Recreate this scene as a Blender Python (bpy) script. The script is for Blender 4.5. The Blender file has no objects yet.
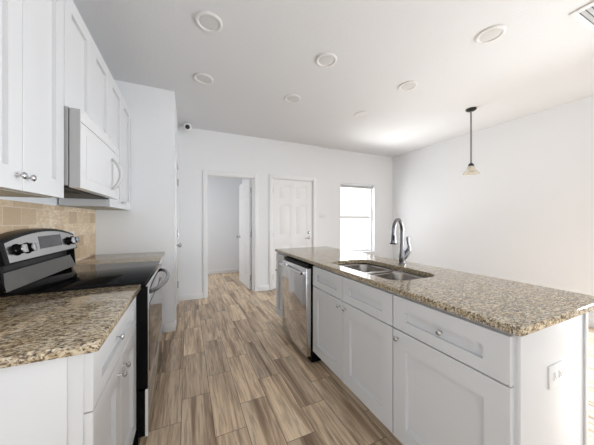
import bpy, bmesh, math, random
from mathutils import Vector, Matrix
R = math.radians
scene = bpy.context.scene
C = scene.collection

# ------------------------------------------------------------------ camera
cam_d = bpy.data.cameras.new('camera')
cam = bpy.data.objects.new('camera', cam_d); C.objects.link(cam)
cam_d.sensor_width = 36.0
cam_d.lens = 243.27 / 594 * 36.0
cam_d.shift_y = -1.7 / 594
cam_d.clip_start = 0.02
cam.location = (0, 0, 1.2622)
cam.rotation_euler = (R(90), 0, -0.4229)
scene.camera = cam

# ------------------------------------------------------------------ world, daylight, exposure
w = bpy.data.worlds.new('world'); scene.world = w; w.use_nodes = True
bgn = w.node_tree.nodes['Background']
bgn.inputs[0].default_value = (0.93, 0.965, 1.0, 1)
bgn.inputs[1].default_value = 1.15

def area(name, loc, rot, sx, sy, power, col=(1, 1, 1), spread=180):
    d = bpy.data.lights.new(name, 'AREA'); d.shape = 'RECTANGLE'
    d.size = sx; d.size_y = sy; d.energy = power; d.color = col; d.spread = R(spread)
    o = bpy.data.objects.new(name, d); C.objects.link(o)
    o.location = loc; o.rotation_euler = rot
    return o
# daylight entering through the wide glazing behind the camera, and through the back window
area('daylight_rear_glazing', (0.65, -5.9, 1.25), (R(90), 0, 0), 2.6, 2.2, 14, (0.85, 0.93, 1.0))
area('added_fill_side_rear', (4.36, -4.2, 1.2), (0, R(90), 0), 1.8, 2.4, 30, (0.87, 0.94, 1.0), 100)  # added fill lamp at an invented opening, for soft bounced light
area('added_fill_side_near', (4.66, 0.05, 1.1), (0, R(66), 0), 1.35, 1.9, 92, (0.89, 0.95, 1.0), 150)  # added fill lamp behind an invented opening, brightens back wall and upper cabinets
# sunlit paving outside the back window throwing light up onto the ceiling
area('sunlit_paving_glow', (3.35, 7.0, -0.05), (R(180), 0, 0), 2.0, 2.6, 360, (1.0, 0.99, 0.96))
area('added_fill_hall', (-0.8, 5.3, 1.4), (0, R(-90), 0), 1.4, 1.0, 10, (0.98, 0.99, 1.0))  # added fill lamp inside the hall, which has no window
area('daylight_back_window', (3.378, 4.52, 1.33), (R(-90), 0, 0), 0.85, 1.4, 10, (0.97, 0.985, 1.0))

scene.view_settings.view_transform = 'Standard'
scene.view_settings.look = 'None'
scene.view_settings.gamma = 1
scene.view_settings.use_curve_mapping = False
scene.view_settings.exposure = 0.69

# ------------------------------------------------------------------ materials
def srgb(r, g, b):
    f = lambda c: (c / 12.92 if c <= 0.04045 else ((c + 0.055) / 1.055) ** 2.4)
    return (f(r / 255), f(g / 255), f(b / 255), 1)

class NT:
    def __init__(s, name):
        s.m = bpy.data.materials.new(name); s.m.use_nodes = True
        s.t = s.m.node_tree; s.b = s.t.nodes['Principled BSDF']
    def n(s, typ, **kw):
        nd = s.t.nodes.new(typ)
        for k, v in kw.items(): setattr(nd, k, v)
        return nd
    def l(s, a, b): s.t.links.new(a, b)
    def math(s, op, a, b=None, c=None):
        nd = s.n('ShaderNodeMath', operation=op)
        for i, v in enumerate((a, b, c)):
            if v is None: continue
            if isinstance(v, (int, float)): nd.inputs[i].default_value = v
            else: s.l(v, nd.inputs[i])
        return nd.outputs[0]
    def mix(s, fac, a, b):
        nd = s.n('ShaderNodeMix', data_type='RGBA')
        for i, v in ((0, fac), (6, a), (7, b)):
            if isinstance(v, (int, float)): nd.inputs[i].default_value = v
            elif isinstance(v, tuple): nd.inputs[i].default_value = v
            else: s.l(v, nd.inputs[i])
        return nd.outputs[2]
    def ramp(s, fac, stops):
        nd = s.n('ShaderNodeValToRGB'); e = nd.color_ramp.elements
        while len(e) < len(stops): e.new(0.5)
        for el, (p, c) in zip(e, stops): el.position = p; el.color = c
        s.l(fac, nd.inputs[0]); return nd.outputs[0]
    def noise(s, vec, scale, detail=3, rough=0.5, dist=0.0):
        nd = s.n('ShaderNodeTexNoise'); s.l(vec, nd.inputs['Vector'])
        nd.inputs['Scale'].default_value = scale; nd.inputs['Detail'].default_value = detail
        nd.inputs['Roughness'].default_value = rough; nd.inputs['Distortion'].default_value = dist
        return nd.outputs['Fac']
    def pos(s, scale=(1, 1, 1), rot=(0, 0, 0)):
        g = s.n('ShaderNodeNewGeometry'); mp = s.n('ShaderNodeMapping')
        mp.inputs['Scale'].default_value = scale; mp.inputs['Rotation'].default_value = rot
        s.l(g.outputs['Position'], mp.inputs['Vector']); return mp.outputs['Vector']
    def bump(s, h, strength, dist=0.002):
        nd = s.n('ShaderNodeBump'); nd.inputs['Strength'].default_value = strength
        nd.inputs['Distance'].default_value = dist
        s.l(h, nd.inputs['Height']); s.l(nd.outputs[0], s.b.inputs['Normal'])
    def set(s, col=None, rough=None, metal=None, spec=None):
        if col is not None: s.b.inputs['Base Color'].default_value = col
        if rough is not None: s.b.inputs['Roughness'].default_value = rough
        if metal is not None: s.b.inputs['Metallic'].default_value = metal
        if spec is not None: s.b.inputs['Specular IOR Level'].default_value = spec

def plain(name, col, rough=0.5, metal=0.0, spec=0.5, bump=None):
    t = NT(name); t.set(col, rough, metal, spec)
    v = t.pos()
    nz = t.noise(v, 6.0, 2)
    a = tuple(min(1, c * 0.985) for c in col[:3]) + (1,)
    t.l(t.mix(nz, a, col), t.b.inputs['Base Color'])
    if bump: t.bump(t.noise(v, bump[0], 3), bump[1], bump[2])
    return t.m

M = {}
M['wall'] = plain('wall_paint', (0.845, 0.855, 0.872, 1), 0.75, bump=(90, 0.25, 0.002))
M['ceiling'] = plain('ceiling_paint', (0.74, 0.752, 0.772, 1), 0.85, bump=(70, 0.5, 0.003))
M['trim'] = plain('trim_paint', (0.86, 0.86, 0.865, 1), 0.4)
M['door'] = plain('door_paint', (0.84, 0.84, 0.845, 1), 0.4)
M['cab'] = plain('cabinet_lacquer', (0.715, 0.72, 0.73, 1), 0.36)
M['cabraw'] = plain('cabinet_raw_underside', (0.55, 0.53, 0.47, 1), 0.6)
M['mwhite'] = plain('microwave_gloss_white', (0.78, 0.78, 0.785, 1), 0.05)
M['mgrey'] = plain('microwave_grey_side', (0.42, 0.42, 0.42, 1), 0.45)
M['handlesteel'] = plain('dark_handle_steel', (0.22, 0.22, 0.23, 1), 0.16, 1.0)
M['ovensteel'] = plain('mirror_oven_steel', (0.50, 0.50, 0.51, 1), 0.07, 1.0)
M['riser'] = plain('glossy_riser_steel', (0.15, 0.145, 0.135, 1), 0.09, 1.0)
M['ovenglass'] = plain('oven_window_glass', (0.015, 0.015, 0.016, 1), 0.04, 0.0, 0.9)
M['hgrey'] = plain('handle_light_grey', (0.6, 0.6, 0.6, 1), 0.3)
M['dark'] = plain('dark_vent', (0.02, 0.02, 0.02, 1), 0.5)
M['black'] = plain('black_enamel', (0.005, 0.005, 0.0055, 1), 0.2, 0.0, 0.08)
M['blackglass'] = plain('black_ceramic_glass', (0.008, 0.008, 0.009, 1), 0.05, 0.0, 0.015)
M['steel'] = plain('brushed_steel', (0.58, 0.58, 0.59, 1), 0.28, 1.0)
M['steelsmooth'] = plain('smooth_steel', (0.70, 0.70, 0.71, 1), 0.11, 1.0)
M['sink'] = plain('sink_steel', (0.36, 0.34, 0.32, 1), 0.27, 1.0)
M['chrome'] = plain('chrome', (0.21, 0.21, 0.22, 1), 0.07, 1.0)
M['rangesteel'] = plain('dark_range_steel', (0.58, 0.58, 0.58, 1), 0.2, 1.0)
M['nickel'] = plain('satin_nickel', (0.55, 0.55, 0.56, 1), 0.22, 1.0)
M['plastic'] = plain('white_plastic', (0.83, 0.83, 0.83, 1), 0.35)
M['lens'] = plain('frosted_lens', (0.66, 0.66, 0.66, 1), 0.5)
M['ring'] = plain('light_trim_white', (0.76, 0.76, 0.76, 1), 0.5)
M['ventgrey'] = plain('dark_grey', (0.22, 0.22, 0.22, 1), 0.6)  # plain dark grey of the outlet slots and pendant rod
M['slat'] = plain('vent_slat_grey', (0.42, 0.42, 0.42, 1), 0.5)
M['display'] = plain('display_dark', (0.06, 0.06, 0.065, 1), 0.15)
M['bronze'] = plain('dark_bronze', (0.02, 0.018, 0.016, 1), 0.35, 0.3)
M['vinyl'] = plain('vinyl_frame', (0.87, 0.87, 0.87, 1), 0.35)
M['blind'] = plain('blind_grey', (0.5, 0.5, 0.5, 1), 0.6)

def glass_pane():
    t = NT('window_glass'); t.t.nodes.remove(t.b)
    out = t.t.nodes['Material Output']
    tr = t.n('ShaderNodeBsdfTransparent'); gl = t.n('ShaderNodeBsdfGlossy'); gl.inputs['Roughness'].default_value = 0.02
    mx = t.n('ShaderNodeMixShader'); mx.inputs[0].default_value = 0.07
    t.l(tr.outputs[0], mx.inputs[1]); t.l(gl.outputs[0], mx.inputs[2]); t.l(mx.outputs[0], out.inputs[0])
    return t.m
M['glass'] = glass_pane()
def shade_glass():
    t = NT('pendant_glass'); t.set((0.93, 0.88, 0.76, 1), 0.25)
    t.b.inputs['Transmission Weight'].default_value = 0.55
    t.b.inputs['IOR'].default_value = 1.3
    nz = t.noise(t.pos((1, 1, 1)), 40, 3)
    t.l(t.mix(nz, (0.97, 0.95, 0.90, 1), (0.90, 0.82, 0.66, 1)), t.b.inputs['Base Color'])
    return t.m
M['shade'] = shade_glass()

def granite():
    t = NT('granite')
    v = t.pos((0.62, 1.45, 1.1), (0, 0, R(14)))
    n1 = t.noise(v, 72, 4, 0.65, 0.4)
    n2 = t.noise(v, 108, 4, 0.65, 0.5)
    n3 = t.noise(v, 120, 3, 0.6, 0.3)
    n4 = t.noise(v, 9, 2, 0.5)
    base = t.ramp(n1, [(0.32, srgb(128, 106, 80)), (0.46, srgb(178, 159, 128)), (0.56, srgb(214, 201, 176)), (0.72, srgb(197, 182, 153))])
    grey = t.mix(t.ramp(n4, [(0.45, (0, 0, 0, 1)), (0.62, (0.3, 0.3, 0.3, 1))]), base, srgb(176, 165, 148))
    f1 = t.ramp(n2, [(0.415, (1, 1, 1, 1)), (0.485, (0, 0, 0, 1))])
    c1 = t.mix(f1, grey, srgb(104, 86, 67))
    f2 = t.ramp(n3, [(0.375, (1, 1, 1, 1)), (0.44, (0, 0, 0, 1))])
    c2 = t.mix(f2, c1, srgb(40, 34, 30))
    f3 = t.ramp(n2, [(0.63, (0, 0, 0, 1)), (0.72, (0.8, 0.8, 0.8, 1))])
    c3 = t.mix(f3, c2, srgb(232, 222, 200))
    t.l(c3, t.b.inputs['Base Color'])
    t.set(rough=0.09, spec=0.6)
    return t.m
M['granite'] = granite()

def floor_mat():
    t = NT('wood_look_floor_tile')
    g = t.n('ShaderNodeNewGeometry'); sp = t.n('ShaderNodeSeparateXYZ'); t.l(g.outputs['Position'], sp.inputs[0])
    X, Y = sp.outputs[0], sp.outputs[1]
    u = t.math('DIVIDE', t.math('SUBTRACT', X, 0.148), 0.183)
    col = t.math('FLOOR', u); fu = t.math('FRACT', u)
    v = t.math('DIVIDE', t.math('SUBTRACT', t.math('SUBTRACT', Y, 1.488), t.math('MULTIPLY', col, 0.2033)), 0.61)
    row = t.math('FLOOR', v); fv = t.math('FRACT', v)
    eu = t.math('MULTIPLY', t.math('MINIMUM', fu, t.math('SUBTRACT', 1.0, fu)), 0.183)
    ev = t.math('MULTIPLY', t.math('MINIMUM', fv, t.math('SUBTRACT', 1.0, fv)), 0.61)
    e = t.math('MINIMUM', eu, ev)
    grout = t.math('LESS_THAN', e, 0.0016)
    cid = t.n('ShaderNodeCombineXYZ'); t.l(col, cid.inputs[0]); t.l(row, cid.inputs[1])
    wn = t.n('ShaderNodeTexWhiteNoise', noise_dimensions='2D'); t.l(cid.outputs[0], wn.inputs['Vector'])
    off = t.n('ShaderNodeVectorMath', operation='SCALE'); t.l(wn.outputs['Color'], off.inputs[0]); off.inputs['Scale'].default_value = 40
    add = t.n('ShaderNodeVectorMath', operation='ADD'); t.l(g.outputs['Position'], add.inputs[0]); t.l(off.outputs[0], add.inputs[1])
    mp = t.n('ShaderNodeMapping'); mp.inputs['Scale'].default_value = (1.0, 0.055, 1); t.l(add.outputs[0], mp.inputs[0])
    gv = mp.outputs[0]
    broad = t.noise(gv, 17, 4, 0.6, 0.7)
    fine = t.noise(gv, 85, 4, 0.6, 0.3)
    mp2 = t.n('ShaderNodeMapping'); mp2.inputs['Scale'].default_value = (1.0, 0.3, 1); t.l(add.outputs[0], mp2.inputs[0])
    blot = t.noise(mp2.outputs[0], 6, 2, 0.5)
    c = t.ramp(broad, [(0.33, srgb(140, 114, 92)), (0.43, srgb(194, 168, 140)), (0.53, srgb(233, 210, 180)), (0.72, srgb(243, 226, 200))])
    cf = t.mix(t.ramp(fine, [(0.38, (0.5, 0.5, 0.5, 1)), (0.52, (0, 0, 0, 1))]), c, srgb(146, 122, 102))
    cb = t.mix(t.ramp(blot, [(0.5, (0, 0, 0, 1)), (0.7, (0.4, 0.4, 0.4, 1))]), cf, srgb(172, 146, 123))
    sep = t.n('ShaderNodeSeparateColor'); t.l(wn.outputs['Color'], sep.inputs[0])
    tone = t.ramp(sep.outputs[0], [(0.0, (0.80, 0.79, 0.79, 1)), (1.0, (1.14, 1.12, 1.09, 1))])
    mul = t.n('ShaderNodeMix', data_type='RGBA', blend_type='MULTIPLY'); mul.inputs[0].default_value = 1
    t.l(cb, mul.inputs[6]); t.l(tone, mul.inputs[7])
    fin = t.mix(grout, mul.outputs[2], srgb(112, 94, 80))
    t.l(fin, t.b.inputs['Base Color']); t.set(rough=0.32, spec=0.4)
    return t.m
M['floor'] = floor_mat()

def tile_mat():
    t = NT('travertine_tile')
    g = t.n('ShaderNodeNewGeometry'); sp = t.n('ShaderNodeSeparateXYZ'); t.l(g.outputs['Position'], sp.inputs[0])
    Y, Z = sp.outputs[1], sp.outputs[2]
    v = t.math('DIVIDE', t.math('SUBTRACT', Z, 0.937), 0.1)
    row = t.math('FLOOR', v); fv = t.math('FRACT', v)
    u = t.math('ADD', t.math('DIVIDE', Y, 0.152), t.math('MULTIPLY', row, 0.5))
    col = t.math('FLOOR', u); fu = t.math('FRACT', u)
    e = t.math('MINIMUM', t.math('MULTIPLY', t.math('MINIMUM', fu, t.math('SUBTRACT', 1.0, fu)), 0.152),
               t.math('MULTIPLY', t.math('MINIMUM', fv, t.math('SUBTRACT', 1.0, fv)), 0.1))
    grout = t.math('LESS_THAN', e, 0.0018)
    cid = t.n('ShaderNodeCombineXYZ'); t.l(col, cid.inputs[0]); t.l(row, cid.inputs[1])
    wn = t.n('ShaderNodeTexWhiteNoise', noise_dimensions='2D'); t.l(cid.outputs[0], wn.inputs['Vector'])
    c = t.ramp(wn.outputs['Value'], [(0.0, srgb(196, 170, 138)), (0.5, srgb(230, 208, 176)), (1.0, srgb(248, 232, 205))])
    nz = t.noise(t.pos((1, 1, 2.5)), 26, 4, 0.6)
    c2 = t.mix(t.ramp(nz, [(0.42, (0.55, 0.55, 0.55, 1)), (0.6, (0, 0, 0, 1))]), c, srgb(196, 168, 138))
    t.l(t.mix(grout, c2, srgb(222, 208, 188)), t.b.inputs['Base Color'])
    t.set(rough=0.45); return t.m
M['tile'] = tile_mat()

# ------------------------------------------------------------------ helpers
def BM(): return bmesh.new()
def box(bm, x0, x1, y0, y1, z0, z1, bev=0.0):
    vs = [bm.verts.new((x, y, z)) for x in (x0, x1) for y in (y0, y1) for z in (z0, z1)]
    fs = [(0, 1, 3, 2), (4, 6, 7, 5), (0, 4, 5, 1), (2, 3, 7, 6), (0, 2, 6, 4), (1, 5, 7, 3)]
    faces = [bm.faces.new([vs[i] for i in f]) for f in fs]
    bmesh.ops.recalc_face_normals(bm, faces=faces)
    if bev:
        ed = list({e for f in faces for e in f.edges})
        bmesh.ops.bevel(bm, geom=ed, offset=bev, segments=2, profile=0.5, affect='EDGES')
def tube(bm, pts, rad, seg=12, caps=True):
    pts = [Vector(p) for p in pts]; n = len(pts)
    rads = rad if isinstance(rad, (list, tuple)) else [rad] * n
    rings = []; up = None
    for i, p in enumerate(pts):
        t = (pts[min(i + 1, n - 1)] - pts[max(i - 1, 0)]).normalized()
        if up is None:
            up = Vector((0, 0, 1)) if abs(t.z) < 0.9 else Vector((1, 0, 0))
        a = (up - t * up.dot(t)).normalized(); b = t.cross(a); up = a
        rings.append([bm.verts.new(p + (a * math.cos(k * 2 * math.pi / seg) + b * math.sin(k * 2 * math.pi / seg)) * rads[i]) for k in range(seg)])
    fs = []
    for r0, r1 in zip(rings, rings[1:]):
        for k in range(seg):
            fs.append(bm.faces.new((r0[k], r0[(k + 1) % seg], r1[(k + 1) % seg], r1[k])))
    if caps: fs.append(bm.faces.new(rings[0][::-1])); fs.append(bm.faces.new(rings[-1]))
    for f in fs: f.smooth = True
    bmesh.ops.recalc_face_normals(bm, faces=fs)
def lathe(bm, prof, origin, axis='z', seg=24, close=True):
    """prof: list of (r, h); axis direction as a vector"""
    ax = axis if not isinstance(axis, str) else {'z': Vector((0, 0, 1)), '-z': Vector((0, 0, -1)), 'x': Vector((1, 0, 0)), '-x': Vector((-1, 0, 0)),
          'y': Vector((0, 1, 0)), '-y': Vector((0, -1, 0))}[axis]
    ax = Vector(ax).normalized()
    a = ax.orthogonal().normalized(); b = ax.cross(a); o = Vector(origin)
    rings = []
    for r, h in prof:
        if r < 1e-6: rings.append([bm.verts.new(o + ax * h)])
        else: rings.append([bm.verts.new(o + ax * h + (a * math.cos(k * 2 * math.pi / seg) + b * math.sin(k * 2 * math.pi / seg)) * r) for k in range(seg)])
    fs = []
    for r0, r1 in zip(rings, rings[1:]):
        for k in range(seg):
            k2 = (k + 1) % seg
            q = ([r0[0]] if len(r0) == 1 else [r0[k], r0[k2]]) + ([r1[0]] if len(r1) == 1 else [r1[k2], r1[k]])
            if len(q) >= 3: fs.append(bm.faces.new(q))
    for f in fs: f.smooth = True
    bmesh.ops.recalc_face_normals(bm, faces=fs)
def prism(bm, poly, mapf, t0, t1):
    """extrude polygon of (a,b) from t0 to t1 through mapf(a,b,t)"""
    v0 = [bm.verts.new(mapf(a, b, t0)) for a, b in poly]; v1 = [bm.verts.new(mapf(a, b, t1)) for a, b in poly]
    n = len(poly)
    fs = [bm.faces.new(v0), bm.faces.new(v1[::-1])]
    for i in range(n): fs.append(bm.faces.new((v0[i], v1[i], v1[(i + 1) % n], v0[(i + 1) % n])))
    bmesh.ops.recalc_face_normals(bm, faces=fs)

def root_loc(o):
    v = Vector((0, 0, 0))
    while o is not None: v += o.location; o = o.parent
    return v
def obj(name, bm, mat, parent=None, loc=None, sharp=40):
    """bm is in world coordinates"""
    me = bpy.data.meshes.new(name)
    o = bpy.data.objects.new(name, me); C.objects.link(o)
    if parent is not None:
        o.parent = parent; off = root_loc(parent)
    else:
        off = Vector(loc) if loc else Vector((0, 0, 0)); o.location = off
    bmesh.ops.translate(bm, verts=bm.verts, vec=-off)
    bm.to_mesh(me); bm.free()
    me.materials.append(M[mat] if isinstance(mat, str) else mat)
    me.set_sharp_from_angle(angle=R(sharp))
    return o
def tag(o, label, cat, group=None):
    o['label'] = label; o['category'] = cat
    if group: o['group'] = group
    return o
def thing(name, loc, label, cat, group=None):
    o = bpy.data.objects.new(name, None); C.objects.link(o); o.location = loc; o.empty_display_size = 0.1
    return tag(o, label, cat, group)
def struct(name, bm, mat, label=None, cat=None, parent=None):
    o = obj(name, bm, mat, parent)
    if parent is None:
        o['kind'] = 'structure'
        if label: tag(o, label, cat)
    return o
def dup(o, loc, label):
    c = o.copy(); C.objects.link(c); c.location = loc; c['label'] = label
    for ch in o.children:
        d = ch.copy(); C.objects.link(d); d.parent = c
        for g in ch.children:
            e = g.copy(); C.objects.link(e); e.parent = d
    return c

# face maps: (u along Y, z, n out of the face)
def face_px(x): return lambda u, z, n: (x + n, u, z)      # faces +X
def face_nx(x): return lambda u, z, n: (x - n, u, z)      # faces -X
def face_ny(y): return lambda u, z, n: (u, y - n, z)      # faces -Y
def face_py(y): return lambda u, z, n: (u, y + n, z)      # faces +Y
def mbox(bm, mp, u0, u1, z0, z1, n0, n1, bev=0.0):
    a = mp(u0, z0, n0); b = mp(u1, z1, n1)
    box(bm, *[s for i in range(3) for s in (min(a[i], b[i]), max(a[i], b[i]))], bev)
def ring_panel(bm, mp, u0, u1, z0, z1, th, su0, su1, r0, r1, dep=0.016, bev=0.0015):
    """shaker front: frame proud of a recessed panel; back at n=0, front at n=th"""
    def rect(a, b, c, d, n): return [bm.verts.new(mp(*q, n)) for q in ((a, c), (b, c), (b, d), (a, d))]
    bk = rect(u0, u1, z0, z1, 0); fr = rect(u0, u1, z0, z1, th)
    i0 = rect(u0 + su0, u1 - su1, z0 + r0, z1 - r1, th); i1 = rect(u0 + su0, u1 - su1, z0 + r0, z1 - r1, th - dep)
    fs = [bm.faces.new(bk), bm.faces.new(i1)]
    for A, B in ((bk, fr), (fr, i0), (i0, i1)):
        for k in range(4): fs.append(bm.faces.new((A[k], A[(k + 1) % 4], B[(k + 1) % 4], B[k])))
    bmesh.ops.recalc_face_normals(bm, faces=fs)
    if bev:
        ed = [e for e in bm.edges if all(v in fr for v in e.verts)] + [e for e in bm.edges if (e.verts[0] in bk and e.verts[1] in fr) or (e.verts[1] in bk and e.verts[0] in fr)]
        ed = [e for e in bm.edges if all(v in fr for v in e.verts)]
        bmesh.ops.bevel(bm, geom=ed, offset=bev, segments=1, affect='EDGES')
KNOB = [(0.0, 0.0), (0.0075, 0.0), (0.006, 0.004), (0.005, 0.014), (0.008, 0.018), (0.0145, 0.022), (0.016, 0.027), (0.013, 0.032), (0.006, 0.035), (0, 0.0355)]
def knob(mp, u, z, n, parent, sc=0.8):
    bm = BM(); p0 = Vector(mp(u, z, n)); ax = Vector(mp(u, z, n + 1)) - p0
    lathe(bm, [(r * sc, h * sc) for r, h in KNOB], p0, ax, 20)
    return obj('knob', bm, 'nickel', parent)
def shaker_door(mp, u0, u1, z0, z1, parent, name='door', stile=0.078, rail=0.08, kn=None):
    bm = BM(); ring_panel(bm, mp, u0, u1, z0, z1, 0.022, stile, stile, rail, rail)
    d = obj(name, bm, 'cab', parent)
    if kn: knob(mp, kn[0], kn[1], 0.022, d)
    return d
def panel_door(bm, mp, u0, u1, z0, z1, th, both=False):
    """six-panel door slab"""
    W = u1 - u0; H = z1 - z0
    us = [u0, u0 + 0.115, u0 + W / 2 - 0.05, u0 + W / 2 + 0.05, u1 - 0.115, u1]
    zs = [z0, z0 + 0.22, z0 + 0.80, z0 + 0.98, z0 + 1.55, z0 + 1.66, z1 - 0.115, z1]
    fs_all = []
    for side in ((th,) if not both else (th, 0.0)):
        g = [[bm.verts.new(mp(u, z, side)) for z in zs] for u in us]
        pan = []
        for i in range(5):
            for j in range(7):
                f = bm.faces.new((g[i][j], g[i + 1][j], g[i + 1][j + 1], g[i][j + 1])); fs_all.append(f)
                if i in (1, 3) and j in (1, 3, 5): pan.append(f)
        inn = Vector(mp(0, 0, 0)) - Vector(mp(0, 0, 1))
        if side == 0.0: inn = -inn
        for f in pan:
            bmesh.ops.inset_individual(bm, faces=[f], thickness=0.014, depth=0)
            bmesh.ops.translate(bm, verts=f.verts, vec=inn * 0.0065)
            bmesh.ops.inset_individual(bm, faces=[f], thickness=0.012, depth=0)
            bmesh.ops.inset_individual(bm, faces=[f], thickness=0.02, depth=0)
            bmesh.ops.translate(bm, verts=f.verts, vec=-inn * 0.0045)
    # edges of the slab
    mbox(bm, mp, u0, u1, z0, z0 + 0.001, 0.0005, th - 0.0005)
    mbox(bm, mp, u0, u1, z1 - 0.001, z1, 0.0005, th - 0.0005)
    mbox(bm, mp, u0, u0 + 0.001, z0, z1, 0.0005, th - 0.0005)
    mbox(bm, mp, u1 - 0.001, u1, z0, z1, 0.0005, th - 0.0005)
    if not both: mbox(bm, mp, u0, u1, z0, z1, 0.0, 0.01)
    bmesh.ops.recalc_face_normals(bm, faces=bm.faces)

# ================================================================== room shell
H = 2.75
LW = -0.87          # left wall face
ST = 3.13           # stub wall face
SX = -0.1376        # stub end / closet wall face
BY = 4.25           # back wall (doors)
BW = 4.28           # back wall (window section)
RX = 4.386
RY = -6.0          # wall behind the camera
bm = BM(); box(bm, -1.1, 4.5, -6.2, BW + 0.14, -0.1, 0.0); box(bm, -1.1, 1.345, BW + 0.14, 6.25, -0.1, 0.0)
struct('floor', bm, 'floor', 'wood-look plank tile floor running through kitchen and hall', 'floor')
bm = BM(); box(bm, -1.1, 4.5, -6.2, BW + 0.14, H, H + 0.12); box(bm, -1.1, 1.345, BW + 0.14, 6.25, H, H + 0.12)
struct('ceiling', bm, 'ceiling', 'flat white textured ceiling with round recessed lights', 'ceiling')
bm = BM(); box(bm, LW - 0.12, LW, RY, BY + 0.12, 0, H)
struct('wall_left', bm, 'wall', 'wall behind the range and upper cabinets', 'wall')
bm = BM()                      # right wall with two unseen openings added to let the side fill lamps in
box(bm, RX, RX + 0.12, 1.05, BW + 0.14, 0, H); box(bm, RX, RX + 0.12, -0.95, 1.05, 1.70, H); box(bm, RX, RX + 0.12, -0.95, 1.05, 0, 0.32); box(bm, RX, RX + 0.12, -3.0, -0.95, 0, H); box(bm, RX, RX + 0.12, RY, -5.4, 0, H)
box(bm, RX, RX + 0.12, -5.4, -3.0, 2.15, H); box(bm, RX, RX + 0.12, -5.4, -3.0, 0, 0.25)
struct('wall_right', bm, 'wall', 'long plain white wall right of the island', 'wall')
bm = BM()
# back wall, door section: opening 0.292..1.083, entry door 1.43..2.25
for x0, x1, z0, z1 in ((SX, 0.292, 0, H), (0.292, 1.083, 2.03, H), (1.083, 1.415, 0, H), (1.415, 2.262, 2.05, H), (2.262, 2.40, 0, H)):
    box(bm, x0, x1, BY, BY + 0.14, z0, z1)
# window section
wx0, wx1, wz0, wz1 = 2.925, 3.835, 0.58, 2.07
for x0, x1, z0, z1 in ((2.40, wx0, 0, H), (wx0, wx1, 0, wz0), (wx0, wx1, wz1, H), (wx1, RX, 0, H)):
    box(bm, x0, x1, BW, BW + 0.14, z0, z1)
struct('wall_back', bm, 'wall', 'white far wall with hall opening, entry door and window', 'wall')
bm = BM(); box(bm, LW, SX, ST, ST + 0.12, 0, H)
struct('wall_pantry', bm, 'wall', 'wall stub at the end of the range counter', 'wall')
bm = BM()
cy0, cy1 = 3.30, 4.10
for y0, y1, z0, z1 in ((ST + 0.12, cy0, 0, H), (cy0, cy1, 2.04, H), (cy1, BY, 0, H)):
    box(bm, SX - 0.12, SX, y0, y1, z0, z1)
struct('wall_closet', bm, 'wall', 'short wall with the closet door seen edge-on', 'wall')
bm = BM()                      # wall behind the camera with the wide glazing
box(bm, LW, -0.7, RY - 0.12, RY, 0, H); box(bm, 4.2, RX, RY - 0.12, RY, 0, H); box(bm, -0.7, 4.2, RY - 0.12, RY, 2.4, H)
struct('wall_rear', bm, 'wall')
bm = BM()
box(bm, -0.87, 1.35, 6.07, 6.19, 0, H); box(bm, 1.225, 1.345, BY + 0.14, 6.07, 0, H); box(bm, -0.99, -0.87, BY + 0.14, 6.19, 0, H)
struct('wall_hall', bm, 'wall', 'grey white hall wall beyond the open doorway', 'wall')

# baseboards
def bb(bm, x0, x1, y0, y1, h=0.095): box(bm, x0, x1, y0, y1, 0, h, 0.003)
bm = BM(); bb(bm, SX + 0.016, 0.228, BY - 0.014, BY); bb(bm, 1.147, 1.352, BY - 0.014, BY); bb(bm, 2.325, 2.40, BY - 0.014, BY); bb(bm, 2.402, RX - 0.015, BW - 0.014, BW)
struct('baseboard_back', bm, 'trim', 'white baseboard along the far wall', 'baseboard')
bm = BM(); bb(bm, RX - 0.014, RX, -1.0, BW)
struct('baseboard_right', bm, 'trim', 'white baseboard along the right wall', 'baseboard')
bm = BM(); bb(bm, -0.245, SX + 0.012, ST - 0.014, ST); bb(bm, SX, SX + 0.014, ST, cy0 - 0.065); bb(bm, SX, SX + 0.014, cy1 + 0.065, BY - 0.014)
struct('baseboard_pantry', bm, 'trim', 'white baseboard around the wall stub by the range', 'baseboard')
bm = BM(); bb(bm, -0.87, 1.225, 6.056, 6.07); bb(bm, 1.211, 1.225, BY + 0.14, 6.056)
struct('baseboard_hall', bm, 'trim', 'white baseboard in the hall beyond the doorway', 'baseboard')

# casings
def casing(name, mp, u0, u1, z1, wd, label, jamb):
    bm = BM()
    mbox(bm, mp, u0 - wd, u0, 0, z1 + wd, 0, 0.016, 0.003); mbox(bm, mp, u1, u1 + wd, 0, z1 + wd, 0, 0.016, 0.003)
    mbox(bm, mp, u0, u1, z1, z1 + wd, 0, 0.016, 0.003)
    mbox(bm, mp, u0, u0 + 0.012, 0, z1, -jamb, 0.0); mbox(bm, mp, u1 - 0.012, u1, 0, z1, -jamb, 0.0); mbox(bm, mp, u0 + 0.012, u1 - 0.012, z1 - 0.012, z1, -jamb, 0.0)
    return struct(name, bm, 'trim', label, 'door frame')
casing('trim_1', face_ny(BY), 0.292, 1.083, 2.03, 0.062, 'white casing around the open hall doorway', 0.14)
casing('trim_2', face_ny(BY), 1.415, 2.262, 2.05, 0.062, 'white casing around the closed entry door', 0.14)
casing('trim_3', face_px(SX), cy0, cy1, 2.04, 0.062, 'white casing of the closet door behind the wall stub', 0.12)

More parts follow.
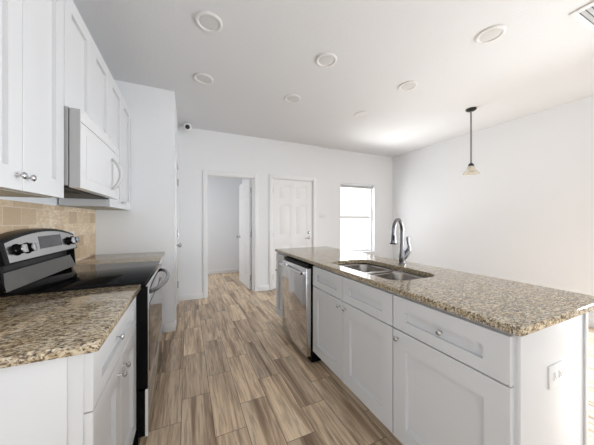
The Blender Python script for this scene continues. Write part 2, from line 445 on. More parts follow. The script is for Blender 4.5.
# closed entry door
mp = face_ny(BY + 0.065)
bm = BM(); panel_door(bm, mp, 1.43, 2.247, 0.006, 2.035, 0.045)
d1 = struct('door_1', bm, 'door', 'closed white six-panel entry door left of the window', 'door')
for z in (0.22, 1.02, 1.83):
    bm = BM(); tube(bm, [mp(1.431, z - 0.05, 0.052), mp(1.431, z + 0.05, 0.052)], 0.0075, 10); obj('hinge', bm, 'nickel', d1)
bm = BM(); lathe(bm, [(0, 0), (0.03, 0), (0.03, 0.012), (0.022, 0.02), (0.016, 0.032), (0, 0.034)], mp(2.178, 1.03, 0.0445), '-y', 20)
obj('deadbolt', bm, 'nickel', d1)
bm = BM(); p = mp(2.178, 0.93, 0.0445)
lathe(bm, [(0, 0), (0.031, 0), (0.03, 0.01), (0.014, 0.016), (0.011, 0.045), (0, 0.046)], p, '-y', 20)
tube(bm, [(p[0], p[1] - 0.045, p[2]), (p[0] - 0.03, p[1] - 0.05, p[2] + 0.003), (p[0] - 0.075, p[1] - 0.048, p[2]), (p[0] - 0.105, p[1] - 0.046, p[2] - 0.004)], [0.012, 0.011, 0.009, 0.008], 12)
obj('door_handle', bm, 'nickel', d1)

# hall door, swung open into the hall against its right wall
hb = Matrix.Translation((1.066, BY + 0.150, 0)) @ Matrix.Rotation(R(2.6), 4, 'Z')
def mpd(u, z, n):    # u from hinge into the hall; n towards the viewer's left
    v = hb @ Vector((-n, u, z)); return (v.x, v.y, v.z)
bm = BM()
panel_door(bm, lambda u, z, n: (-n, u, z), 0.004, 0.784, 0.008, 2.015, 0.035, both=True)
bmesh.ops.transform(bm, matrix=hb, verts=bm.verts)
d2 = struct('door_2', bm, 'door', 'white six-panel door standing open inside the hall doorway', 'door')
for z in (0.22, 1.02, 1.82):
    bm = BM(); tube(bm, [mpd(0.0, z - 0.05, 0.012), mpd(0.0, z + 0.05, 0.012)], 0.0085, 10); obj('hinge', bm, 'nickel', d2)
bm = BM(); lathe(bm, [(0, 0), (0.03, 0), (0.03, 0.006), (0.012, 0.012), (0.011, 0.035), (0.026, 0.045), (0.028, 0.058), (0.018, 0.07), (0, 0.072)], mpd(0.72, 0.93, 0.034), hb.to_3x3() @ Vector((-1, 0, 0)), 20)
obj('door_knob', bm, 'nickel', d2)

# closet door on the short wall
mp = face_px(SX - 0.045)
bm = BM(); panel_door(bm, mp, cy0 + 0.013, cy1 - 0.013, 0.008, 2.025, 0.037)
d3 = struct('door_3', bm, 'door', 'white closet door seen edge-on beside the wall stub', 'door')
for z in (0.30, 1.06, 1.84):
    bm = BM(); tube(bm, [mp(cy1 - 0.014, z - 0.05, 0.051), mp(cy1 - 0.014, z + 0.05, 0.051)], 0.0085, 10); obj('hinge', bm, 'nickel', d3)
bm = BM(); lathe(bm, [(0, 0), (0.03, 0), (0.03, 0.006), (0.012, 0.012), (0.011, 0.04), (0.026, 0.05), (0.029, 0.064), (0.018, 0.078), (0, 0.08)], mp(3.375, 0.955, 0.0365), 'x', 20)
obj('door_knob', bm, 'nickel', d3)

# window
bm = BM(); yF = BW + 0.075
for a in ((wx0, wx0 + 0.045, wz0, wz1), (wx1 - 0.045, wx1, wz0, wz1), (wx0 + 0.045, wx1 - 0.045, wz0, wz0 + 0.05), (wx0 + 0.045, wx1 - 0.045, wz1 - 0.045, wz1)):
    box(bm, a[0], a[1], yF, yF + 0.06, a[2], a[3], 0.004)
win = struct('window_1', bm, 'vinyl', 'white sash window full of bright daylight in the far wall', 'window')
bm = BM(); box(bm, wx0 + 0.045, wx1 - 0.045, yF - 0.006, yF + 0.05, 1.315, 1.368, 0.003); obj('meeting_rail', bm, 'vinyl', win)
bm = BM(); box(bm, wx0 + 0.045, wx1 - 0.045, yF + 0.028, yF + 0.034, wz0 + 0.05, 1.325); obj('pane', bm, 'glass', win)
bm = BM(); box(bm, wx0 + 0.045, wx1 - 0.045, yF + 0.038, yF + 0.044, 1.365, wz1 - 0.045); obj('pane', bm, 'glass', win)
bm = BM(); box(bm, wx0 - 0.03, wx1 + 0.03, BW - 0.03, BW, wz0 - 0.022, wz0, 0.004); box(bm, wx0, wx1, BW, yF, wz0 - 0.002, wz0 + 0.004); obj('window_sill', bm, 'trim', win)
bm = BM(); box(bm, wx0 + 0.03, wx1 - 0.03, BW + 0.02, yF - 0.008, 1.975, 2.03, 0.003); obj('blind_headrail', bm, 'blind', win)

# backsplash tile on the left wall
bm = BM(); box(bm, LW + 0.0005, LW + 0.01, 0.88, ST - 0.001, 0.9145, 1.3715)
tag(obj('tile_backsplash', bm, 'tile'), 'tan travertine tile backsplash on the wall behind the range', 'backsplash')

# ================================================================== left run
XF = -0.578     # upper carcass front (doors add 0.019)
def upper(name, y0, y1, z0, z1, splits, label, knobs, pivot_bottom=True):
    t = thing(name, (LW, (y0 + y1) / 2, z0), label, 'cabinet')
    bm = BM(); box(bm, LW + 0.011, XF, y0, y1, z0 + 0.004, z1); obj('body', bm, 'cab', t)
    bm = BM(); box(bm, LW + 0.03, XF - 0.02, y0 + 0.015, y1 - 0.015, z0, z0 + 0.0035); obj('underside', bm, 'cabraw', t)
    mpf = face_px(XF)
    for (a, b), kn in zip(splits, knobs):
        shaker_door(mpf, a, b, z0 + 0.001, z1 - 0.003, t, kn=kn)
    return t
upper('wall_cabinet', 0.905, 1.570, 1.372, 2.438, [(0.908, 1.236), (1.240, 1.567)],
      'tall white two-door upper cabinet nearest the camera, left of the microwave', [(1.200, 1.425), (1.258, 1.425)])
upper('wall_cabinet', 1.572, 2.337, 1.835, 2.438, [(1.575, 1.953), (1.957, 2.334)],
      'short white upper cabinet directly above the microwave', [None, None])
t = upper('wall_cabinet', 2.339, 3.127, 1.372, 2.438, [(2.342, 2.732), (2.736, 3.122)],
      'tall white upper cabinet between the microwave and the wall stub', [(2.700, 1.43), (2.768, 1.43)])

# microwave
my0, my1, mz0, mz1 = 1.578, 2.331, 1.428, 1.826
t = thing('microwave', (LW, (my0 + my1) / 2, mz0), 'white over-the-range microwave with a bowed handle under the short cabinet', 'microwave')
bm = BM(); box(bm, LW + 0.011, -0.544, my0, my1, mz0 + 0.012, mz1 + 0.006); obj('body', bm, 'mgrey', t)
bm = BM(); box(bm, -0.5435, -0.5395, my0 + 0.008, my1 - 0.008, mz0 + 0.012, mz1); obj('seam', bm, 'dark', t)
bm = BM(); box(bm, LW + 0.02, -0.56, my0 + 0.006, my1 - 0.006, mz0, mz0 + 0.0115); ub = obj('underside', bm, 'dark', t)
bm = BM()
for k in range(9): box(bm, -0.66 + k * 0.008, -0.656 + k * 0.008, my0 + 0.05, my0 + 0.32, mz0 - 0.003, mz0 - 0.0002)
obj('grease_filter', bm, 'dark', ub)
bm = BM(); lathe(bm, [(0, 0), (0.006, 0), (0.005, 0.003), (0, 0.004)], (-0.572, my0, 1.775), '-y', 12); obj('screw', bm, 'dark', t)
def mwface(u, z, n):  # slightly bowed front
    k = (u - (my0 + my1) / 2) / (my1 - my0)
    return (-0.490 + n - 0.005 * (2 * k) ** 2, u, z)
bm = BM(); nseg = 16; dy1 = my1 - 0.17
def bowed(bm, u0, u1, z0, z1, n0, n1, seg=12, flat=None):
    A = []
    for i in range(seg + 1):
        u = u0 + (u1 - u0) * i / seg
        ff = (lambda n: (flat, u)) if flat is not None else None
        back = (flat, u) if flat is not None else mwface(u, 0, n0)[:2]
        fr = mwface(u, 0, n1)[:2]
        A.append([bm.verts.new((back[0], u, z0)), bm.verts.new((fr[0], u, z0)), bm.verts.new((fr[0], u, z1)), bm.verts.new((back[0], u, z1))])
    fs = [bm.faces.new(A[0]), bm.faces.new(A[-1][::-1])]
    for a, b in zip(A, A[1:]):
        for k in range(4): fs.append(bm.faces.new((a[k], b[k], b[(k + 1) % 4], a[(k + 1) % 4])))
    bmesh.ops.recalc_face_normals(bm, faces=fs)
bowed(bm, my0 + 0.002, dy1 - 0.002, mz0 + 0.002, mz1 - 0.062, 0, 0, 14, flat=-0.539)
md = obj('door', bm, 'mwhite', t)
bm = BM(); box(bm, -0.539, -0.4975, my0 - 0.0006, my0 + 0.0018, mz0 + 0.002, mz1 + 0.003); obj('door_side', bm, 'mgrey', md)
bm = BM(); bowed(bm, my0 + 0.07, dy1 - 0.10, mz0 + 0.06, mz1 - 0.11, 0.0002, 0.0016); obj('door_window', bm, 'mwhite', md)
bm = BM(); bowed(bm, my0 + 0.002, my1 - 0.002, mz1 - 0.058, mz1 + 0.004, 0, 0, 14, flat=-0.539); obj('vent_grille', bm, 'mwhite', t)
bm = BM(); bowed(bm, dy1 + 0.001, my1 - 0.002, mz0 + 0.002, mz1 - 0.062, 0, 0, 6, flat=-0.539); obj('control_panel', bm, 'mwhite', t)
bm = BM(); pts = []; rr = []
for i in range(15):
    a = i / 14; z = 1.485 + 0.215 * a; q = math.sin(math.pi * a)
    p = mwface(dy1 - 0.05, z, 0.004 + 0.052 * q ** 0.75); pts.append(p); rr.append(0.009 + 0.005 * q)
tube(bm, pts, rr, 12); obj('handle', bm, 'hgrey', md)

# range
ry0, ry1 = 1.577, 2.385
t = thing('range', (LW + 0.3, (ry0 + ry1) / 2, 0), 'black and steel electric range with a smooth glass cooktop', 'stove')
bm = BM(); box(bm, LW + 0.03, -0.247, ry0 + 0.002, ry1 - 0.002, 0.0, 0.898); obj('body', bm, 'black', t)
bm = BM(); box(bm, -0.80, -0.215, ry0, ry1, 0.9, 0.922, 0.005); ct = obj('cooktop', bm, 'blackglass', t)
def face_poly(bm, poly, y0, y1): prism(bm, poly, lambda a, b, tt: (a, tt, b), y0, y1)
bm = BM(); face_poly(bm, [(-0.856, 0.9), (-0.80, 0.9), (-0.80, 0.922), (-0.775, 0.925), (-0.795, 1.012), (-0.856, 1.012)], ry0 + 0.025, ry1 - 0.012); obj('riser', bm, 'riser', t)
bm = BM(); face_poly(bm, [(-0.856, 1.0125), (-0.825, 1.0125), (-0.825, 1.05), (-0.856, 1.05)], ry0 + 0.02, ry1 - 0.012); obj('shadow_gap', bm, 'dark', t)
# control console: slanted steel face with an arched black hood
bg = thing_parent = None
def arch(u, amt): 
    k = (u - ry0) / (ry1 - ry0); return amt * (1 - (2 * k - 1) ** 2)
bm = BM(); N = 20; rows = []
for i in range(N + 1):
    u = ry0 + (ry1 - ry0) * i / N; top = 1.166 + arch(u, 0.050); e = 0.0
    prof = [(-0.857, 1.0505), (-0.778, 1.0505), (-0.768, 1.056), (-0.792, top - 0.004), (-0.802, top), (-0.857, top)]
    rows.append([bm.verts.new((x, u, z)) for x, z in prof])
fs = [bm.faces.new(rows[0]), bm.faces.new(rows[-1][::-1])]
for a, b in zip(rows, rows[1:]):
    for k in range(6): fs.append(bm.faces.new((a[k], b[k], b[(k + 1) % 6], a[(k + 1) % 6])))
bmesh.ops.recalc_face_normals(bm, faces=fs)
cons = obj('console', bm, 'black', t)
for ya, yb in ((ry0, ry0 + 0.0195), (ry1 - 0.0115, ry1)):
    bm = BM(); face_poly(bm, [(-0.857, 0.9225), (-0.795, 0.9225), (-0.778, 0.94), (-0.785, 1.05), (-0.857, 1.05)], ya, yb); obj('end_cap', bm, 'black', t)
def cface(u, z, n=0.0):     # point on the slanted console face
    top = 1.166 + arch(u, 0.050); k = (z - 1.056) / (top - 0.004 - 1.056)
    return (-0.768 - 0.024 * k + n, u, z)
def plate(bm, u0, u1, zlo, zhi, n, seg=14, base=-0.001):
    A = []
    for i in range(seg + 1):
        u = u0 + (u1 - u0) * i / seg
        zl = zlo(u) if callable(zlo) else zlo; zh = zhi(u) if callable(zhi) else zhi
        A.append([bm.verts.new(cface(u, zl, base)), bm.verts.new(cface(u, zl, n)), bm.verts.new(cface(u, zh, n)), bm.verts.new(cface(u, zh, base))])
    fs = [bm.faces.new(A[0]), bm.faces.new(A[-1][::-1])]
    for a, b in zip(A, A[1:]):
        for k in range(4): fs.append(bm.faces.new((a[k], b[k], b[(k + 1) % 4], a[(k + 1) % 4])))
    bmesh.ops.recalc_face_normals(bm, faces=fs)
bm = BM(); plate(bm, ry0 + 0.03, ry1 - 0.018, 1.062, lambda u: 1.166 + arch(u, 0.050) - 0.018, 0.003); fp = obj('control_panel', bm, 'rangesteel', t)
bm = BM(); plate(bm, 1.885, 2.150, 1.100, 1.172, 0.0045, 4, 0.0031); obj('display', bm, 'display', fp)
for u in (1.680, 1.765, 2.250, 2.330):
    bm = BM(); p = Vector(cface(u, 1.118, 0.003)); ax = Vector((1, 0, 0.2)).normalized()
    lathe(bm, [(0, 0), (0.030, 0), (0.029, 0.006), (0.024, 0.010), (0.0225, 0.022), (0.020, 0.026), (0, 0.026)], p, ax, 24)
    kn = obj('control_knob', bm, 'black', fp)
    bm = BM(); c0 = p + ax * 0.0262; zz = ax.cross(Vector((0, 1, 0)))
    lathe(bm, [(0, 0), (0.021, 0), (0.020, 0.004), (0, 0.0045)], c0, ax, 20)
    for s in (0,):
        a = c0 + ax * 0.0043
        vs = []
        prism(bm, [(-0.005, -0.02), (0.005, -0.02), (0.005, 0.02), (-0.005, 0.02)], lambda q, r_, tt: tuple(a + Vector((0, 1, 0)) * q + zz * r_ + ax * tt), 0, 0.009)
    obj('knob_cap', bm, 'steel', kn)
# front
bm = BM(); box(bm, -0.2465, -0.2, ry0 + 0.003, ry1 - 0.003, 0.335, 0.895, 0.004); od = obj('oven_door', bm, 'ovensteel', t)
bm = BM(); box(bm, -0.1998, -0.1965, ry0 + 0.05, ry1 - 0.05, 0.40, 0.79); obj('oven_window', bm, 'ovenglass', od)
bm = BM(); box(bm, -0.2465, -0.202, ry0 - 0.0005, ry0 + 0.0028, 0.335, 0.897); obj('door_edge', bm, 'black', od)
bm = BM(); pts = []
for i in range(19):
    a = i / 18; q = math.sin(math.pi * a)
    pts.append((-0.198 + 0.066 * min(1, q ** 0.6 * 1.02), ry0 + 0.06 + (ry1 - ry0 - 0.12) * a, 0.853))
tube(bm, pts, 0.013, 12); obj('handle', bm, 'handlesteel', od)
bm = BM(); box(bm, -0.2145, -0.2, ry0 + 0.003, ry1 - 0.003, 0.06, 0.325, 0.003); sd_ = obj('storage_drawer', bm, 'ovensteel', t)
bm = BM(); box(bm, -0.2144, -0.2003, ry0 + 0.0015, ry0 + 0.0028, 0.062, 0.323); obj('drawer_edge', bm, 'plastic', sd_)
bm = BM(); box(bm, -0.2465, -0.215, ry0 + 0.004, ry1 - 0.004, 0.065, 0.32); obj('drawer_box', bm, 'black', sd_)

# left base cabinet and its worktop
XB = -0.277
t = thing('base_cabinet', (-0.57, 1.23, 0), 'white base cabinet with one drawer and two doors, left of the range', 'cabinet')
bm = BM(); box(bm, LW + 0.002, XB, 0.90, 1.570, 0.10, 0.883); box(bm, LW + 0.002, XB - 0.06, 0.90, 1.570, 0, 0.10); obj('body', bm, 'cab', t)
bm = BM(); box(bm, LW + 0.002, XB - 0.035, 0.8955, 0.8995, 0.0, 0.883, 0.001); obj('end_panel', bm, 'cab', t)
mpf = face_px(XB)
bm = BM(); ring_panel(bm, mpf, 0.905, 1.567, 0.70, 0.872, 0.022, 0.078, 0.078, 0.05, 0.055); dr = obj('drawer', bm, 'cab', t); knob(mpf, 1.235, 0.775, 0.006, dr)
shaker_door(mpf, 0.905, 1.234, 0.125, 0.695, t, kn=(1.200, 0.635))
shaker_door(mpf, 1.238, 1.567, 0.125, 0.695, t, kn=(1.272, 0.635))
bm = BM(); box(bm, LW + 0.011, -0.234, 0.875, 1.572, 0.884, 0.914, 0.004)
tag(obj('countertop', bm, 'granite', loc=(-0.55, 1.22, 0.884)), 'tan speckled granite countertop in the left foreground', 'countertop')
t = thing('base_cabinet', (-0.57, 2.76, 0), 'white base cabinet between the range and the wall stub', 'cabinet')
bm = BM(); box(bm, LW + 0.002, XB, 2.390, ST - 0.001, 0.10, 0.883); box(bm, LW + 0.002, XB - 0.06, 2.390, ST - 0.001, 0, 0.10); obj('body', bm, 'cab', t)
bm = BM(); ring_panel(bm, mpf, 2.395, 3.10, 0.70, 0.872, 0.022, 0.078, 0.078, 0.05, 0.055); dr = obj('drawer', bm, 'cab', t); knob(mpf, 2.72, 0.775, 0.006, dr)
shaker_door(mpf, 2.395, 2.72, 0.125, 0.695, t, kn=(2.685, 0.635)); shaker_door(mpf, 2.724, 3.10, 0.125, 0.695, t, kn=(2.76, 0.635))
bm = BM(); box(bm, LW + 0.011, -0.234, 2.388, ST - 0.001, 0.884, 0.914, 0.004)
tag(obj('countertop', bm, 'granite', loc=(-0.55, 2.73, 0.884)), 'small granite countertop beyond the range, against the wall stub', 'countertop')

def outlet(mp, u, z, name, label, parts=True, wd=0.072, ht=0.115, gang=0):
    t = thing(name, mp(u, z - ht / 2, 0), label, 'outlet' if not gang else 'light switch')
    bm = BM(); mbox(bm, mp, u - wd / 2, u + wd / 2, z - ht / 2, z + ht / 2, 0, 0.006, 0.0025); obj('cover_plate', bm, 'plastic', t)
    if gang:
        for k in range(gang):
            uu = u + (k - (gang - 1) / 2) * 0.046
            bm = BM(); mbox(bm, mp, uu - 0.016, uu + 0.016, z - 0.033, z + 0.033, 0.0061, 0.010, 0.002); obj('rocker', bm, 'plastic', t)
    else:
        u0_, z0_ = u, z
        for dd in (-0.020, 0.020):
            u, z, dz = (u0_ + dd, z0_, 0) if wd > ht else (u0_, z0_ + dd, 0)
            bm = BM(); mbox(bm, mp, u - 0.015, u + 0.015, z + dz - 0.0145, z + dz + 0.0145, 0.0061, 0.008, 0.002); s = obj('socket', bm, 'plastic', t)
            bm = BM()
            mbox(bm, mp, u - 0.007, u - 0.0045, z + dz - 0.003, z + dz + 0.007, 0.0081, 0.0084); mbox(bm, mp, u + 0.0045, u + 0.007, z + dz - 0.003, z + dz + 0.007, 0.0081, 0.0084)
            mbox(bm, mp, u - 0.002, u + 0.002, z + dz - 0.009, z + dz - 0.005, 0.0081, 0.0084); obj('slots', bm, 'ventgrey', s)
    return t
outlet(face_px(LW + 0.010), 2.56, 1.12, 'power_outlet', 'white wall outlet on the tile just beyond the range console')

# ================================================================== island
IX = 1.020          # carcass front (doors come out to 0.998)
IB = 1.523          # back of the base
mpf = face_nx(IX)
# drawer cabinet at the near end
t = thing('island_cabinet', (1.27, 0.70, 0), 'white island cabinet with one drawer over one door at the near end', 'cabinet')
bm = BM(); box(bm, IX, IB, 0.449, 0.975, 0.105, 0.883); box(bm, IX + 0.09, IB, 0.449, 0.975, 0, 0.105); obj('body', bm, 'cab', t)
bm = BM(); box(bm, IX - 0.001, IB + 0.012, 0.436, 0.4485, 0, 0.883, 0.0015); obj('end_panel', bm, 'cab', t)
bm = BM(); box(bm, IB - 0.012, IB + 0.014, 0.430, 0.4355, 0, 0.883, 0.0015); obj('corner_trim', bm, 'cab', t)
bm = BM(); ring_panel(bm, mpf, 0.455, 0.971, 0.698, 0.868, 0.022, 0.085, 0.078, 0.052, 0.066); dr = obj('drawer', bm, 'cab', t); knob(mpf, 0.712, 0.776, 0.006, dr)
shaker_door(mpf, 0.455, 0.971, 0.125, 0.692, t, stile=0.082, rail=0.085, kn=(0.937, 0.652))
# sink base
t = thing('island_cabinet', (1.27, 1.43, 0), 'white island sink cabinet with two doors and two false drawer fronts', 'cabinet')
bm = BM()
box(bm, IX, IB, 0.977, 0.995, 0.105, 0.883); box(bm, IX, IB, 1.866, 1.884, 0.105, 0.883); box(bm, IX, IX + 0.018, 0.995, 1.866, 0.105, 0.883)
box(bm, IB - 0.012, IB, 0.995, 1.866, 0.105, 0.883); box(bm, IX + 0.018, IB - 0.012, 0.995, 1.866, 0.105, 0.123); box(bm, IX + 0.09, IB, 0.977, 1.884, 0, 0.105)
obj('body', bm, 'cab', t)
bm = BM(); ring_panel(bm, mpf, 0.979, 1.430, 0.698, 0.868, 0.022, 0.075, 0.072, 0.052, 0.066); obj('false_drawer', bm, 'cab', t)
bm = BM(); ring_panel(bm, mpf, 1.434, 1.880, 0.698, 0.868, 0.022, 0.075, 0.072, 0.052, 0.066); obj('false_drawer', bm, 'cab', t)
shaker_door(mpf, 0.979, 1.430, 0.125, 0.692, t, kn=(1.395, 0.652), rail=0.085)
shaker_door(mpf, 1.434, 1.880, 0.125, 0.692, t, kn=(1.469, 0.652), rail=0.085)
# dishwasher
t = thing('dishwasher', (1.25, 2.18, 0), 'stainless steel dishwasher with a bar handle built into the island', 'dishwasher')
bm = BM(); box(bm, 0.99, IB - 0.02, 1.889, 2.480, 0.02, 0.878); obj('body', bm, 'black', t)
bm = BM(); box(bm, 0.94, 0.9895, 1.893, 2.476, 0.075, 0.845, 0.004); dd = obj('door', bm, 'steelsmooth', t)
bm = BM(); box(bm, 0.96, 0.9895, 1.893, 2.476, 0.8455, 0.873); obj('control_strip', bm, 'black', t)
bm = BM(); tube(bm, [(0.905, 1.925, 0.80), (0.905, 2.445, 0.80)], 0.0125, 14)
box(bm, 0.897, 0.9402, 1.925, 1.948, 0.785, 0.815, 0.003); box(bm, 0.897, 0.9402, 2.422, 2.445, 0.785, 0.815, 0.003)
obj('handle', bm, 'steelsmooth', dd)
# narrow cabinet at the far end
t = thing('island_cabinet', (1.27, 2.66, 0), 'narrow white island cabinet beyond the dishwasher', 'cabinet')
bm = BM(); box(bm, IX, IB, 2.484, 2.845, 0.105, 0.883); box(bm, IX + 0.09, IB, 2.484, 2.845, 0, 0.105); obj('body', bm, 'cab', t)
shaker_door(mpf, 2.488, 2.842, 0.125, 0.868, t, kn=(2.80, 0.665))

# island worktop with the sink cut-out
def rrect(x0, x1, y0, y1, r, n=8):
    pts = []
    for cx, cy, a0 in ((x1 - r, y1 - r, 0), (x0 + r, y1 - r, 90), (x0 + r, y0 + r, 180), (x1 - r, y0 + r, 270)):
        for i in range(n + 1):
            a = R(a0 + 90 * i / n); pts.append((cx + r * math.cos(a), cy + r * math.sin(a)))
    return pts
CX0, CX1, CY0, CY1 = 0.984, 1.722, 0.418, 2.862
hole = rrect(1.085, 1.478, 1.035, 1.775, 0.10)
outer = rrect(CX0, CX1, CY0, CY1, 0.012, 4)
bm = BM()
def loop(pts, z): return [bm.verts.new((x, y, z)) for x, y in pts]
def ring_edges(vs): return [bm.edges.new((vs[i], vs[(i + 1) % len(vs)])) for i in range(len(vs))]
e = 0.004
zt, zb = 0.914, 0.884
ins = lambda pts, d, cx, cy: [(x - d * (1 if x > cx else -1), y - d * (1 if y > cy else -1)) for x, y in pts]
o_top = loop(ins(outer, e, 1.35, 1.6), zt); o_up = loop(outer, zt - e); o_lo = loop(outer, zb + e); o_bot = loop(ins(outer, e, 1.35, 1.6), zb)
h_top = loop(ins(hole, -0.002, 1.2875, 1.4), zt); h_up = loop(hole, zt - 0.003); h_bot = loop(hole, zb)
def bridge(A, B):
    for i in range(len(A)): bm.faces.new((A[i], A[(i + 1) % len(A)], B[(i + 1) % len(A)], B[i]))
bridge(o_top, o_up); bridge(o_up, o_lo); bridge(o_lo, o_bot); bridge(h_top, h_up); bridge(h_up, h_bot)
for oo, hh in ((o_top, h_top), (o_bot, h_bot)):
    ee = [bm.edges.get((v[i], v[(i + 1) % len(v)])) for v in (oo, hh) for i in range(len(v))]
    bmesh.ops.triangle_fill(bm, edges=ee, use_beauty=True)
bmesh.ops.recalc_face_normals(bm, faces=bm.faces)
tag(obj('countertop', bm, 'granite', loc=(1.35, 1.64, 0.884), sharp=25), 'long speckled granite island countertop with a sink cut-out', 'countertop')

# undermount double sink
t = thing('kitchen_sink', (1.2875, 1.40, 0.69), 'stainless steel double-bowl undermount sink in the island', 'sink')
def bowl(name, x0, x1, y0, y1, depth):
    bm = BM(); zr = 0.882; rings = []
    for x_in, zz, r in ((0.0, zr, 0.075), (0.006, zr - 0.02, 0.072), (0.014, zr - depth + 0.04, 0.065), (0.024, zr - depth + 0.012, 0.06), (0.05, zr - depth, 0.045)):
        rings.append([bm.verts.new((x, y, zz)) for x, y in rrect(x0 + x_in, x1 - x_in, y0 + x_in, y1 - x_in, r)])
    fs = []
    for A, B in zip(rings, rings[1:]):
        for i in range(len(A)): fs.append(bm.faces.new((A[i], A[(i + 1) % len(A)], B[(i + 1) % len(A)], B[i])))
    fs.append(bm.faces.new(rings[-1]))
    for f in fs: f.smooth = True
    bmesh.ops.recalc_face_normals(bm, faces=fs)
    for f in fs: f.normal_flip()
    o = obj(name, bm, 'sink', t)
    md = o.modifiers.new('thickness', 'SOLIDIFY'); md.thickness = 0.0015; md.offset = -1
    bm = BM(); lathe(bm, [(0, 0.001), (0.025, 0.001), (0.03, 0.004), (0.045, 0.0045), (0.046, 0.001)], ((x0 + x1) / 2, (y0 + y1) / 2, zr - depth + 0.0005), 'z', 24)
    obj('drain', bm, 'chrome', o)
bowl('bowl', 1.082, 1.481, 1.032, 1.391, 0.20)
bowl('bowl', 1.082, 1.481, 1.415, 1.778, 0.20)
bm = BM(); box(bm, 1.082, 1.481, 1.387, 1.419, 0.868, 0.8835, 0.004); obj('divider', bm, 'sink', t)

# faucet
fx, fy, fz = 1.576, 1.440, 0.914
t = thing('kitchen_faucet', (fx, fy, fz), 'chrome gooseneck faucet with a pull-down spray head behind the sink', 'faucet')
sd = Vector((-math.cos(R(24.5)), -math.sin(R(24.5)), 0))     # spout direction
hd = Vector((0.90, -0.43, 0))                                 # handle side
bm = BM(); lathe(bm, [(0, 0), (0.030, 0), (0.030, 0.006), (0.024, 0.012), (0.0235, 0.04), (0.024, 0.07), (0.020, 0.10), (0.017, 0.13), (0.0155, 0.165), (0, 0.165)], (fx, fy, fz), 'z', 24)
b0 = Vector((fx, fy, fz))
tube(bm, [b0 + hd * 0.004 + Vector((0, 0, 0.04)), b0 + hd * 0.03 + Vector((0, 0, 0.075)), b0 + hd * 0.056 + Vector((0, 0, 0.112))], [0.021, 0.0235, 0.021], 16)
obj('body', bm, 'chrome', t)
bm = BM(); pts = [b0 + Vector((0, 0, z)) for z in (0.16, 0.20, 0.24, 0.262)]
for i in range(1, 15):
    a = math.pi * i / 14; pts.append(b0 + sd * (0.095 - 0.095 * math.cos(a)) + Vector((0, 0, 0.262 + 0.095 * math.sin(a))))
tube(bm, pts, 0.0145, 14); obj('spout', bm, 'chrome', t)
bm = BM(); tp = b0 + sd * 0.19
lathe(bm, [(0, 0), (0.0135, 0), (0.0155, 0.02), (0.019, 0.055), (0.021, 0.075), (0.0215, 0.078)], tp + Vector((0, 0, 0.262)), '-z', 20); sh = obj('spray_head', bm, 'chrome', t)
bm = BM(); lathe(bm, [(0, 0.0), (0.026, 0.0), (0.0265, 0.008), (0.02, 0.011), (0, 0.011)], tp + Vector((0, 0, 0.184)), '-z', 20); obj('spray_face', bm, 'dark', sh)
bm = BM(); c = tp + Vector((0, 0, 0.222)) - Vector((0.9, -0.43, 0)) * 0.0
tube(bm, [c + Vector((-0.012, -0.014, 0.02)), c + Vector((-0.0135, -0.0155, -0.02))], [0.0075, 0.0085], 10); obj('spray_button', bm, 'dark', sh)
bm = BM(); h0 = b0 + hd * 0.056 + Vector((0, 0, 0.112))
tube(bm, [h0 + hd * -0.004 + Vector((0, 0, -0.004)), h0 + hd * 0.001 + Vector((0, 0, 0.028)), h0 + hd * -0.008 + Vector((0, 0, 0.058)), h0 + hd * -0.011 + Vector((0, 0, 0.09)), h0 + hd * -0.009 + Vector((0, 0, 0.108))], [0.017, 0.012, 0.0085, 0.0115, 0.009], 12)
obj('lever', bm, 'chrome', t)

outlet(face_ny(0.436), 1.268, 0.686, 'power_outlet', 'white double outlet on the near end panel of the island', wd=0.128, ht=0.084)
outlet(face_ny(BW), 2.49, 1.378, 'wall_switch', 'white three-gang light switch between entry door and window', wd=0.16, gang=3)

# ================================================================== ceiling fixtures
G = 'round recessed ceiling lights'
t = thing('recessed_light', (0.147, 1.93, H), 'round white ceiling light closest to the upper cabinets and microwave', 'ceiling light', G)
bm = BM(); x, y = 0.147, 1.93
lathe(bm, [(0.098, 0.0), (0.098, 0.006), (0.093, 0.011), (0.084, 0.013), (0.074, 0.009), (0.070, 0.004)], (x, y, H), '-z', 40); obj('trim_ring', bm, 'ring', t)
bm = BM(); lathe(bm, [(0.0705, 0.004), (0.060, 0.0065), (0.03, 0.008), (0, 0.0085)], (x, y, H), '-z', 40); obj('lens', bm, 'lens', t)
for (x, y), lab in (((1.170, 1.94), 'round white ceiling light in the middle of the ceiling, between six others'),
                    ((0.152, 2.72), 'round white ceiling light nearest the small security camera'),
                    ((1.165, 2.72), 'small round ceiling light in front of the hall doorway and entry door'),
                    ((2.220, 2.725), 'small round ceiling light nearest the bright window'),
                    ((2.214, 1.945), 'round ceiling light left of the pendant lamp, second from the air vent'),
                    ((2.203, 1.139), 'round ceiling light nearest the square air vent')):
    dup(t, (x, y, H), lab)

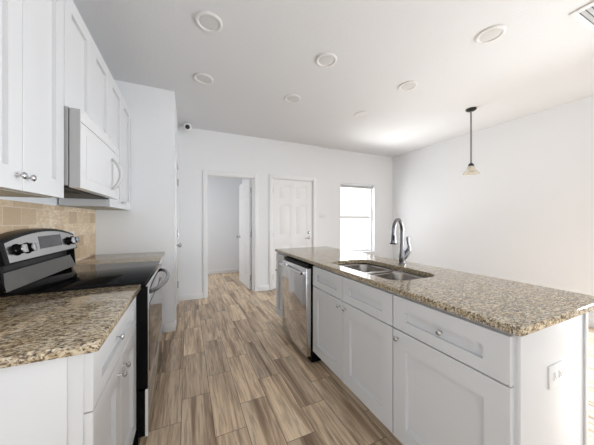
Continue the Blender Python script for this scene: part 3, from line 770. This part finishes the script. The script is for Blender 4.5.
# pendant
px, py = 3.441, 2.002
t = thing('pendant_light', (px, py, H), 'small pendant light with a dark rod and clear bell shade', 'pendant lamp')
bm = BM(); lathe(bm, [(0, 0), (0.062, 0), (0.062, 0.012), (0.045, 0.026), (0.012, 0.032), (0, 0.032)], (px, py, H), '-z', 28); obj('canopy', bm, 'bronze', t)
bm = BM(); tube(bm, [(px, py, H - 0.03), (px, py, 2.02)], 0.010, 10); obj('rod', bm, 'ventgrey', t)
bm = BM(); lathe(bm, [(0, 0), (0.014, 0), (0.033, 0.022), (0.036, 0.05), (0.030, 0.052), (0, 0.052)], (px, py, 2.03), '-z', 24); obj('socket', bm, 'bronze', t)
bm = BM(); lathe(bm, [(0.034, 0.0), (0.040, 0.012), (0.047, 0.035), (0.062, 0.062), (0.086, 0.088), (0.105, 0.100), (0.1035, 0.103), (0.083, 0.0915), (0.059, 0.0645), (0.044, 0.036), (0.037, 0.012), (0.031, 0.0)], (px, py, 1.99), '-z', 32); obj('lamp_shade', bm, 'shade', t)
bm = BM(); lathe(bm, [(0, 0), (0.012, 0), (0.013, 0.02), (0.024, 0.045), (0.025, 0.058), (0.016, 0.074), (0, 0.079)], (px, py, 1.9775), '-z', 20); obj('bulb', bm, 'lens', t)

# ceiling air vent
vx0, vx1, vy0, vy1 = 2.50, 2.855, 0.46, 0.795
t = thing('ceiling_vent', ((vx0 + vx1) / 2, (vy0 + vy1) / 2, H), 'white louvred air vent set in the ceiling', 'air vent')
bm = BM(); wv = 0.04
for a in ((vx0, vx1, vy0, vy0 + wv), (vx0, vx1, vy1 - wv, vy1), (vx0, vx0 + wv, vy0 + wv, vy1 - wv), (vx1 - wv, vx1, vy0 + wv, vy1 - wv)):
    box(bm, *a, H - 0.012, H, 0.003)
obj('frame', bm, 'plastic', t)
bm = BM(); box(bm, vx0 + wv, vx1 - wv, vy0 + wv, vy1 - wv, H - 0.002, H - 0.0005); obj('duct_backing', bm, 'dark', t)
n = 9
for k in range(n):
    yy = vy0 + wv + 0.015 + k * (vy1 - vy0 - 2 * wv - 0.03) / (n - 1)
    bm = BM(); prism(bm, [(yy - 0.010, H - 0.003), (yy - 0.008, H - 0.003), (yy + 0.009, H - 0.012), (yy + 0.007, H - 0.012)], lambda a, b, tt: (tt, a, b), vx0 + wv, vx1 - wv)
    obj('slat', bm, 'slat', t)

# security camera at the top of the far wall
cxx, cyy, czz = 0.0, 4.09, 2.702
t = thing('security_camera', (cxx, cyy, H), 'small white dome camera with a black lens at the top of the far wall', 'camera')
bm = BM(); lathe(bm, [(0, 0), (0.048, 0), (0.048, 0.010), (0.030, 0.014), (0, 0.014)], (cxx, cyy + 0.02, H), '-z', 24); obj('mount', bm, 'plastic', t)
bm = BM(); ax = Vector((0.0, -1, -0.33)).normalized(); c0 = Vector((cxx, cyy, czz)) - ax * 0.03
lathe(bm, [(0, -0.03), (0.030, -0.024), (0.052, -0.004), (0.061, 0.025), (0.058, 0.05), (0.046, 0.066), (0.034, 0.070), (0, 0.070)], c0, ax, 28); hd_ = obj('head', bm, 'plastic', t)
bm = BM(); lathe(bm, [(0, 0), (0.033, 0), (0.031, 0.006), (0.02, 0.010), (0, 0.011)], c0 + ax * 0.0705, ax, 24); obj('lens', bm, 'dark', hd_)
